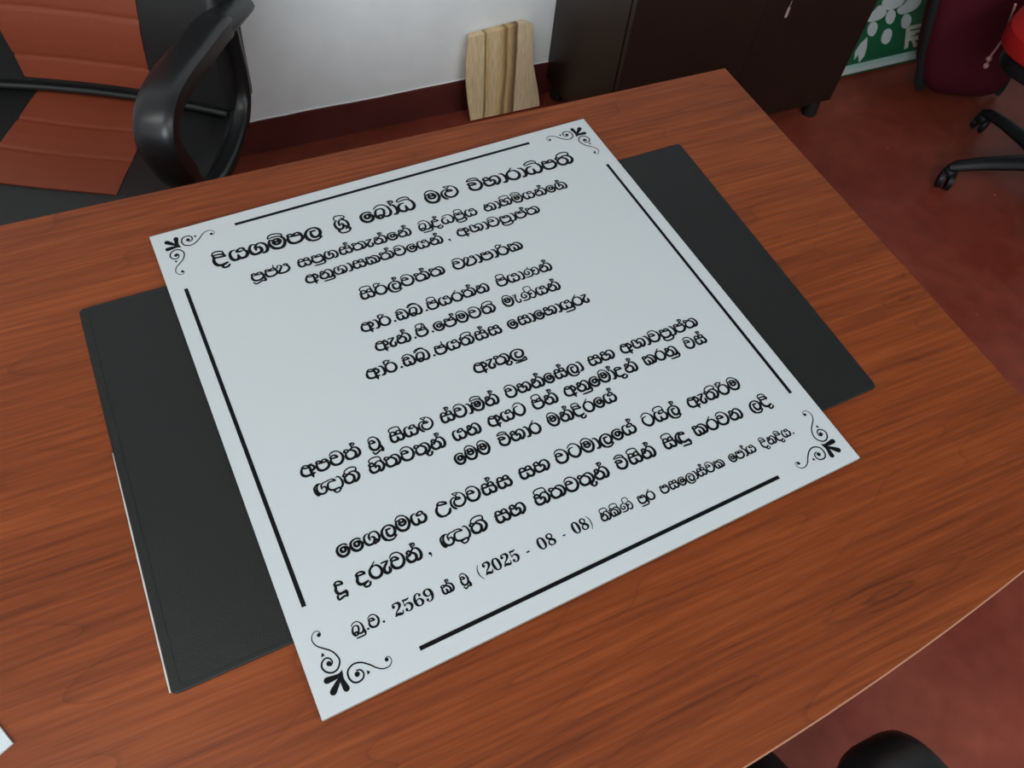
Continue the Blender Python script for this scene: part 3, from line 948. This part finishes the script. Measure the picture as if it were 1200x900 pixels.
# ------------------------------------------------------------------ office chairs
def chair_parts(root, cushion, panel, full_panel=True, arms=True, seat_w=.262):
    """Local frame: x to the right as seen from the front of the chair, y forward, z up."""
    def top_z(x, y):
        z = .470 - .010 * math.exp(-((x) / .16) ** 2) * math.exp(-((y - .10) / .18) ** 2)
        if y > .24:
            t = (y - .24) / .19
            z -= .105 * t * t
        e_ = max(0, abs(x) - (seat_w - .062)) / .06
        z -= .022 * e_ * e_
        return z
    def seat_fn(u, v):
        x = -seat_w + 2 * seat_w * u
        y = -.10 + .53 * v
        y -= .03 * (abs(x) / seat_w) ** 3 * (v > .6) * (v - .6) / .4
        return (x, y, top_z(x, y))
    bm = sheet(bmesh.new(), seat_fn, np.linspace(0, 1, 25), np.linspace(0, 1, 25), .075)
    seat = link('seat', bm, cushion, root, bevel=.012)
    if full_panel:
        seams = (-.005, .085, .166, .252)
        def spanel(u, v):
            y = -.03 + .285 * v
            hw_ = .112 + .012 * v
            x = -hw_ + 2 * hw_ * u
            z = top_z(x, y) + .0030
            g = sum(math.exp(-((y - s_) / .0045) ** 2) for s_ in seams[:3])
            z -= .0014 * g
            ed = min(u, 1 - u)
            z -= .002 * math.exp(-(ed / .02) ** 2)
            bul = min(abs(y - s_) for s_ in seams)
            z += .0012 * min(1, bul / .05)
            return (x, y, z)
        link('seat_panel', sheet(bmesh.new(), spanel, np.linspace(0, 1, 25), np.linspace(0, 1, 110), .006), panel, root)['label'] = 'chestnut leather seat panel with cross seams'
    # backrest, reclined
    ca, sa_ = math.cos(.20), math.sin(.20)
    def bpt(x, h, off):
        """h along the back, off = toward the sitter"""
        return (x, .0 - h * sa_ + off * ca, .478 + h * ca + off * sa_)
    def bdepth(x, h):
        hh = h / .68
        o = .022 * math.exp(-((h - .16) / .12) ** 2)
        o += .030 * (abs(x) / .26) ** 2 * (1 - .3 * hh)
        return o
    def bw(h):
        hh = h / .68
        return .274 - .014 * hh + .006 * math.sin(math.pi * min(1, hh * 1.1)) - .05 * max(0, hh - .75) / .25
    def back_fn(u, v):
        h = .68 * v
        w_ = bw(h)
        x = -w_ + 2 * w_ * u
        return bpt(x, h, bdepth(x, h))
    bm = sheet(bmesh.new(), lambda u, v: back_fn(1 - u, v), np.linspace(0, 1, 25), np.linspace(0, 1, 33), .085)
    link('backrest', bm, cushion, root, bevel=.014)
    if full_panel:
        bs = (.066, .158, .25, .345, .45, .56)
        def bpanel(u, v):
            h = .022 + .62 * v
            hw_ = .117 + .018 * min(1, h / .22)
            x = hw_ - 2 * hw_ * u
            o = bdepth(x, h) + .0030
            o -= .0015 * sum(math.exp(-((h - s_) / .0045) ** 2) for s_ in bs)
            o += .0014 * min(1, min(abs(h - s_) for s_ in bs) / .03)
            ed = min(u, 1 - u)
            o -= .002 * math.exp(-(ed / .02) ** 2)
            return bpt(x, h, o)
        link('back_panel', sheet(bmesh.new(), bpanel, np.linspace(0, 1, 21), np.linspace(0, 1, 200), .006), panel, root)['label'] = 'chestnut leather back panel with cross seams'
    bm = tube(bmesh.new(), [bpt(x, .0, bdepth(x, 0) - .002) for x in np.linspace(-.262, .262, 17)], .0065, 10)
    link('lower_piping', bm, cushion, root)
    # back shell
    def shell_fn(u, v):
        h = -.02 + .70 * v
        w_ = bw(max(0, h)) - .024
        x = -w_ + 2 * w_ * u
        return bpt(x, h, bdepth(x, max(0, h)) - .089)
    link('back_shell', sheet(bmesh.new(), lambda u, v: shell_fn(1 - u, v), np.linspace(0, 1, 17), np.linspace(0, 1, 17), .012), M['plastic'], root)
    link('seat_pan', superq(bmesh.new(), (0, .11, .368), (.47, .42, .05), .35), M['plastic'], root)
    # looped armrests
    if arms:
        for sx in (-1, 1):
            loop = [(.000, .655), (.064, .680), (.159, .698), (.241, .713), (.300, .716), (.334, .702), (.346, .672), (.330, .621), (.305, .566), (.262, .510), (.190, .474), (.110, .464), (.045, .474), (.006, .502), (-.008, .545), (-.008, .605)]
            P = catmull(loop, 6, closed=True)
            bm = bmesh.new()
            rad = [.024 if (q[1] > .60 and q[0] > 0) else .024 for q in P]
            fl = []
            pts_ = [Vector((sx * .286, q[0], q[1])) for q in P]
            n = len(pts_)
            rings = []
            for i, p in enumerate(pts_):
                t = (pts_[(i + 1) % n] - pts_[i - 1]).normalized()
                s_ = Vector((1, 0, 0))
                nn = s_.cross(t).normalized()
                topness = max(0, min(1, (p.z - .50) / .10)) * max(0, min(1, (p.y + .005) / .05))
                hw_, ht_ = .015 + .0155 * topness, .012 + .007 * topness
                ring = []
                for k in range(14):
                    a_ = 2 * math.pi * k / 14
                    cx_, sy_ = math.cos(a_), math.sin(a_)
                    ring.append(bm.verts.new(p + s_ * hw_ * math.copysign(abs(cx_) ** .5, cx_) + nn * ht_ * math.copysign(abs(sy_) ** .5, sy_)))
                rings.append(ring)
            for i in range(n):
                A, B = rings[i], rings[(i + 1) % n]
                for k in range(14):
                    bm.faces.new((A[k], A[(k + 1) % 14], B[(k + 1) % 14], B[k]))
            # rear overhang of the arm pad
            tube(bm, [(sx * .286, y_, z_) for y_, z_ in ((-.088, .640), (-.075, .644), (-.03, .658), (.03, .672), (.10, .688))], [.006, .020, .022, .022, .018], 12, flat=(1.5, .85))
            link('armrest', bm, M['plastic'], root)
    # pedestal
    bm = bmesh.new()
    lathe(bm, [(.035, .30), (.035, .345)], 20, (0, .11, 0)); lathe(bm, [(.022, .14), (.022, .30)], 20, (0, .11, 0)); lathe(bm, [(.03, .075), (.032, .20)], 20, (0, .11, 0))
    link('gas_lift', bm, M['plastic'], root)
    star_base(root, (0, .11), .27, .3)


def star_base(root, c, R_, ang0):
    bm = bmesh.new()
    lathe(bm, [(.030, .055), (.042, .065), (.042, .110), (.030, .125)], 20, (c[0], c[1], 0))
    base = link('base_hub', bm, M['plastic'], root)
    for k in range(5):
        a_ = ang0 + k * 2 * math.pi / 5
        dx, dy = math.cos(a_), math.sin(a_)
        pts_ = [(c[0] + dx * r_, c[1] + dy * r_, z_) for r_, z_ in ((.02, .095), (.10, .094), (.19, .084), (R_ - .01, .070), (R_ + .012, .062))]
        link('base_leg', tube(bmesh.new(), pts_, [.028, .025, .021, .018, .010], 10, flat=(1.0, .8)), M['base'], root)
        px, py = c[0] + dx * R_, c[1] + dy * R_
        bm = bmesh.new()
        sw = a_ + 1.1 + k
        ux, uy = math.cos(sw), math.sin(sw)
        ox, oy = px - uy * 0.0 + ux * .012, py + ux * 0.0 + uy * .012
        for sgn in (-1, 1):
            q = bmesh.new()
            lathe(q, [(.012, -.008), (.024, -.007), (.026, 0), (.024, .007), (.012, .008)], 20, (0, 0, 0), 'X')
            for v_ in q.verts:
                x_, y_, z_ = v_.co
                x_ += sgn * .013
                v_.co = (ox + x_ * -uy + y_ * ux, oy + x_ * ux + y_ * uy, .0265 + z_)
            me_ = bpy.data.meshes.new('t'); q.to_mesh(me_); q.free(); bm.from_mesh(me_); bpy.data.meshes.remove(me_)
        superq(bm, (px, py, .046), (.036, .036, .030), .6, 14, 8)
        link('caster', bm, M['base'], root)


# executive chair behind the desk
r_ax = Vector((.885, -.465, 0))
o_c = Vector((-.965, .633, 0)) + r_ax * .022
# local +y is forward (toward the desk), local +x is the lateral axis seen from the desk
fwd_ax = Vector((-.465, -.885, 0))
ch1 = thing('office_chair', 'black and chestnut leather office chair behind the desk by the wall', 'chair', o_c, 0)
# lateral x forward is left-handed in plan, so the chair is built mirrored in x (it is symmetric)
ch1.rotation_euler = (0, 0, math.atan2(fwd_ax.y, fwd_ax.x) - math.pi / 2)
chair_parts(ch1, M['leather'], M['tan'])

# black armchair on the near side of the desk
ch2 = thing('office_chair', 'black office chair tucked under the bowed front edge of the desk', 'chair', (-.664, -1.264, 0), 0)
chair_parts(ch2, M['leather'], M['leather'], full_panel=False, seat_w=.322)

# swivel chair by the banner: base in view, seat at the right border
ch3 = thing('swivel_chair', 'swivel chair with a bright red seat and black five-star base on casters', 'chair', (1.393, .087, 0), 0)
bm = bmesh.new()
lathe(bm, [(.030, .10), (.030, .22), (.022, .225), (.022, .40)], 20)
link('gas_lift', bm, M['plastic'], ch3)
star_base(ch3, (0, 0), .27, math.atan2(.195 - .087, 1.148 - 1.393))
RS = Matrix.Rotation(math.radians(20), 3, 'Z')
link('seat_pan', superq(bmesh.new(), (0, 0, .395), (.52, .52, .055), .35, rot=RS), M['plastic'], ch3)
link('seat', superq(bmesh.new(), (0, 0, .450), (.57, .57, .085), .42, 40, 16, rot=RS), M['red_cloth'], ch3)['label'] = 'bright red upholstered seat'
bm = tube(bmesh.new(), [(.10, 0, .41), (.26, .0, .405), (.31, 0, .45), (.325, 0, .62)], .02, 10, flat=(1.6, .6), up=(0, 1, 0))
link('back_bracket', bm, M['plastic'], ch3)
link('backrest', superq(bmesh.new(), (.30, 0, .80), (.09, .46, .48), .45), M['black_cloth'], ch3)

# ------------------------------------------------------------------ dark cabinet
cab = thing('storage_cabinet', 'dark brown wooden storage cabinet against the back wall', 'cabinet', (.212, .565, 0))
CW, CD, CH = .773, .369, 0.86
link('cabinet_body', new_box((0, .022, .055), (CW, CD, CH)), M['cabinet'], cab, smooth=False, bevel=.001)
link('cabinet_top', new_box((-.01, -.012, CH), (CW + .01, CD, CH + .022)), M['cabinet'], cab, smooth=False, bevel=.002)
for k in range(2):
    x0 = .0005 + k * CW / 2
    dr = link('door', new_box((x0, 0, .062), (x0 + CW / 2 - .0009, .018, CH - .004)), M['cabinet'], cab, smooth=False, bevel=.0015)
    if k == 1:
        bm = bmesh.new()
        lathe(bm, [(.009, -.003), (.009, .004)], 20, (x0 + .055, -.001, .455), 'Y')
        lk = link('lock', bm, M['chrome'], dr)
        bm = bmesh.new()
        tube(bm, [(x0 + .055, -.004, .455), (x0 + .055, -.02, .454)], .0028, 8)
        tube(bm, [(x0 + .055 + .009 * math.cos(t), -.024, .452 + .009 * math.sin(t)) for t in np.linspace(0, 2 * math.pi, 14)[:-1]], .0018, 6, closed=True, up=(0, 1, 0))
        link('key', bm, M['metal'], dr)
        bm = bmesh.new()
        tube(bm, [(x0 + .055, -.024, .444), (x0 + .054, -.023, .425)], .0008, 6)
        box(bm, (x0 + .050, -.025, .399), (x0 + .057, -.023, .425))
        kt = link('key_tag', bm, M['keytag'], dr)
        kt['label'] = 'small pale tag hanging from the cabinet key'
for px, py in ((.03, .03), (CW - .03, .03), (.03, CD - .03), (CW - .03, CD - .03)):
    bm = bmesh.new(); lathe(bm, [(.022, 0), (.024, .006), (.019, .055)], 18, (px, py, 0))
    link('cabinet_foot', bm, M['foot'], cab)

# ------------------------------------------------------------------ live-edge plank leaning on the wall
plank = thing('wooden_plank', 'pale live-edge wooden plank leaning against the white wall', 'plank', (.035, .898, 0))
PH, PT = .246, .022
lean = math.asin((WALL_Y - .006 - .898) / PH)
bm = bmesh.new()
nL = 26
Lx = lambda t: -.085 - .010 * math.sin(math.pi * t) - .003 * t
Rx = lambda t: .137 - .052 * t + .016 * t * t + .003 * math.sin(t * 6.5 + .6) - .002
rows = []
for i in range(nL):
    t = i / (nL - 1)
    zl = PH * t - .0 
    row = []
    l_, r_ = Lx(t), Rx(t)
    for k in range(9):
        u = k / 8
        x = l_ + (r_ - l_) * u
        zz = zl if t < 1 else zl
        zz += (t ** 3) * (.014 * u - .010 * max(0, (u - .86) / .14) ** 2)
        row.append((x, zz))
    rows.append(row)
Rl = Matrix.Rotation(-lean, 3, 'X')
F = [[bm.verts.new(Rl @ Vector((x, -PT, z))) for x, z in r] for r in rows]
Bk = [[bm.verts.new(Rl @ Vector((x + (.006 if k == 0 else -.006 if k == 8 else 0), 0, z))) for k, (x, z) in enumerate(r)] for r in rows]
for i in range(nL - 1):
    for k in range(8):
        bm.faces.new((F[i][k], F[i][k + 1], F[i + 1][k + 1], F[i + 1][k]))
        bm.faces.new((Bk[i][k], Bk[i + 1][k], Bk[i + 1][k + 1], Bk[i][k + 1]))
    bm.faces.new((F[i][0], F[i + 1][0], Bk[i + 1][0], Bk[i][0]))
    bm.faces.new((F[i][8], Bk[i][8], Bk[i + 1][8], F[i + 1][8]))
for k in range(8):
    bm.faces.new((F[0][k], Bk[0][k], Bk[0][k + 1], F[0][k + 1]))
    bm.faces.new((F[-1][k], F[-1][k + 1], Bk[-1][k + 1], Bk[-1][k]))
link('plank_face', bm, M['plank'], plank, bevel=.0015)

# ------------------------------------------------------------------ green banner board leaning on the wall

LEAN = 0.24122
banner = thing('banner_board', 'green board with pale printed ovals standing beside the dark cabinet', 'banner', (1.30, .712, 0))
banner.rotation_euler = (-LEAN, 0, 0)
BX0, BX1, BH = -.312, .30, .88
def ripple(x, z):
    return -.0022 * max(0, (x + .05) / .35) * math.sin(z * 95 + x * 14)
def bfn(u, v):
    x = BX0 + (BX1 - BX0) * u
    z = .004 + (BH - .004) * v
    return (x, -.008 + ripple(x, z), z)
link('board_panel', sheet(bmesh.new(), bfn, np.linspace(0, 1, 40), np.linspace(0, 1, 130), .008), M['green'], banner)
def patch(pts, off=.0032, smooth_=True):
    P = np.array([(x - 1.30, z) for x, z in pts])
    if smooth_:
        P = catmull(P, 5, closed=True)
    b_m = bmesh.new()
    lo = [b_m.verts.new((x, -.008 + ripple(x, z) - off, z)) for x, z in P]
    hi = [b_m.verts.new((x, -.008 + ripple(x, z) + .0004, z)) for x, z in P]
    b_m.faces.new(lo)
    n = len(lo)
    for i in range(n):
        b_m.faces.new((lo[i], lo[(i + 1) % n], hi[(i + 1) % n], hi[i]))
    return b_m
for pts in [[(1.2469, 0.222), (1.2502, 0.2091), (1.269, 0.1955), (1.3005, 0.1932), (1.3258, 0.1982), (1.3364, 0.2099), (1.3345, 0.2227), (1.3164, 0.2377), (1.2815, 0.2488), (1.2527, 0.2457)], [(1.32, 0.1872), (1.3281, 0.1758), (1.3458, 0.1705), (1.3745, 0.1725), (1.3962, 0.1789), (1.4069, 0.1905), (1.4085, 0.2004), (1.4037, 0.2137), (1.3813, 0.2295), (1.3579, 0.2279), (1.3428, 0.2027), (1.3278, 0.1949)], [(1.2421, 0.2128), (1.2717, 0.1928), (1.2732, 0.1805), (1.2554, 0.1693), (1.2306, 0.1679), (1.2077, 0.1705), (1.2054, 0.186), (1.2233, 0.2007)], [(1.2872, 0.1922), (1.3036, 0.1897), (1.3169, 0.1763), (1.3179, 0.1582), (1.3085, 0.1473), (1.2924, 0.1514), (1.2826, 0.1625), (1.2791, 0.1783)], [(1.3597, 0.1678), (1.3765, 0.1652), (1.3904, 0.1514), (1.3919, 0.1329), (1.3824, 0.1218), (1.3658, 0.1261), (1.3556, 0.1374), (1.3517, 0.1536)], [(1.2256, 0.1659), (1.2418, 0.1633), (1.2547, 0.1497), (1.2555, 0.1315), (1.2459, 0.1205), (1.23, 0.1247), (1.2204, 0.1359), (1.2173, 0.1519)], [(1.3074, 0.1327), (1.3215, 0.1251), (1.3282, 0.1082), (1.3252, 0.092), (1.3117, 0.0844), (1.2945, 0.0926), (1.2874, 0.1084), (1.2916, 0.1287)]]:
    link('printed_oval', patch(pts), M['oval'], banner, smooth=False)
for pts in [[(1.2256, 0.12), (1.2345, 0.0882), (1.2347, 0.0614), (1.2199, 0.0428), (1.2049, 0.0714), (1.1967, 0.0545), (1.1913, 0.0796), (1.2049, 0.1038)]]:
    link('printed_leaf', patch(pts, smooth_=False), M['oval'], banner, smooth=False)
for (z0, z1, mm) in ((.012, .026, 'oval'), (.026, .040, 'mint')):
    link('bottom_strip', new_box((BX0, -.0125, z0), (BX1, -.0085, z1)), M[mm], banner, smooth=False)
bm = bmesh.new()
for (a_, b2), w_ in [[[(1.3909, 0.121), (1.4096, 0.055)], 0.013], [[(1.3897, 0.1212), (1.4433, 0.1208)], 0.011], [[(1.398, 0.1066), (1.4597, 0.1021)], 0.008], [[(1.4055, 0.0974), (1.4319, 0.1)], 0.011], [[(1.4004, 0.0856), (1.4531, 0.0817)], 0.013], [[(1.4273, 0.0797), (1.4464, 0.0561)], 0.011], [[(1.4464, 0.0561), (1.4609, 0.0638)], 0.011]]:
    p, q = Vector((a_[0] - 1.30, a_[1])), Vector((b2[0] - 1.30, b2[1]))
    t_ = (q - p).normalized(); nrm = Vector((-t_.y, t_.x)) * w_ / 2
    vs = [bm.verts.new((k.x, -.008 + ripple(k.x, k.y) - .004, k.y)) for k in (p + nrm, p - nrm, q - nrm, q + nrm)]
    vb = [bm.verts.new((k.x, -.008, k.y)) for k in (p + nrm, p - nrm, q - nrm, q + nrm)]
    bm.faces.new(vs)
    for i in range(4):
        bm.faces.new((vs[i], vs[(i + 1) % 4], vb[(i + 1) % 4], vb[i]))
link('printed_letter', bm, M['cream'], banner, smooth=False)


# ------------------------------------------------------------------ maroon bag, beaded cord
bag = thing('backpack', 'maroon cloth backpack with black piping standing on the floor by the green banner', 'bag', (1.508, .545, 0), 0)
bag.rotation_euler = (0, 0, math.radians(-24))
SH = -.25
def shear(b_m):
    for v in b_m.verts:
        v.co.x += SH * v.co.z
    return b_m
bm = bmesh.new()
superq(bm, (0, 0, .215), (.29, .15, .42), .50, 40, 26)
for v in bm.verts:
    v.co.x *= 1.0 + .30 * v.co.z
    v.co.y *= 1.15 - .5 * v.co.z
link('bag_body', shear(bm), M['maroon'], bag)
prof = [(-.135, .012), (-.146, .05), (-.150, .14), (-.152, .26), (-.146, .36), (-.11, .415), (0, .43), (.11, .415), (.146, .36), (.152, .26), (.150, .14), (.146, .05), (.135, .012)]
bm = bmesh.new()
tube(bm, catmull([(x * (.93 + .28 * z), -.025, z) for x, z in prof], 5), .015, 10)
link('side_gusset', shear(bm), M['black_cloth'], bag)
bm = bmesh.new()
tube(bm, catmull([(-.05, .0, .42), (-.04, 0, .47), (.04, 0, .47), (.05, 0, .42)], 6), .010, 8)
link('handle', shear(bm), M['black_cloth'], bag)

cpts = catmull([(1.1669, 0.32, 0.4755), (1.1867, 0.32, 0.4264), (1.2054, 0.32, 0.385), (1.2057, 0.32, 0.3507), (1.2025, 0.32, 0.3238), (1.2103, 0.32, 0.294)], 6)
ctr = Vector(cpts[0])
cord = thing('beaded_cord', 'thin pink beaded cord hanging from the red seat of the swivel chair', 'cord', ctr)
link('cord_strand', tube(bmesh.new(), [Vector(p) - ctr for p in cpts], .0030, 8), M['cord'], cord)
for q in [(1.1989, 0.318, 0.3182), (1.205, 0.318, 0.2964)]:
    bm = bmesh.new(); superq(bm, Vector(q) - ctr, (.015, .015, .015), 1.0, 14, 8)
    link('bead', bm, M['cord'], cord)
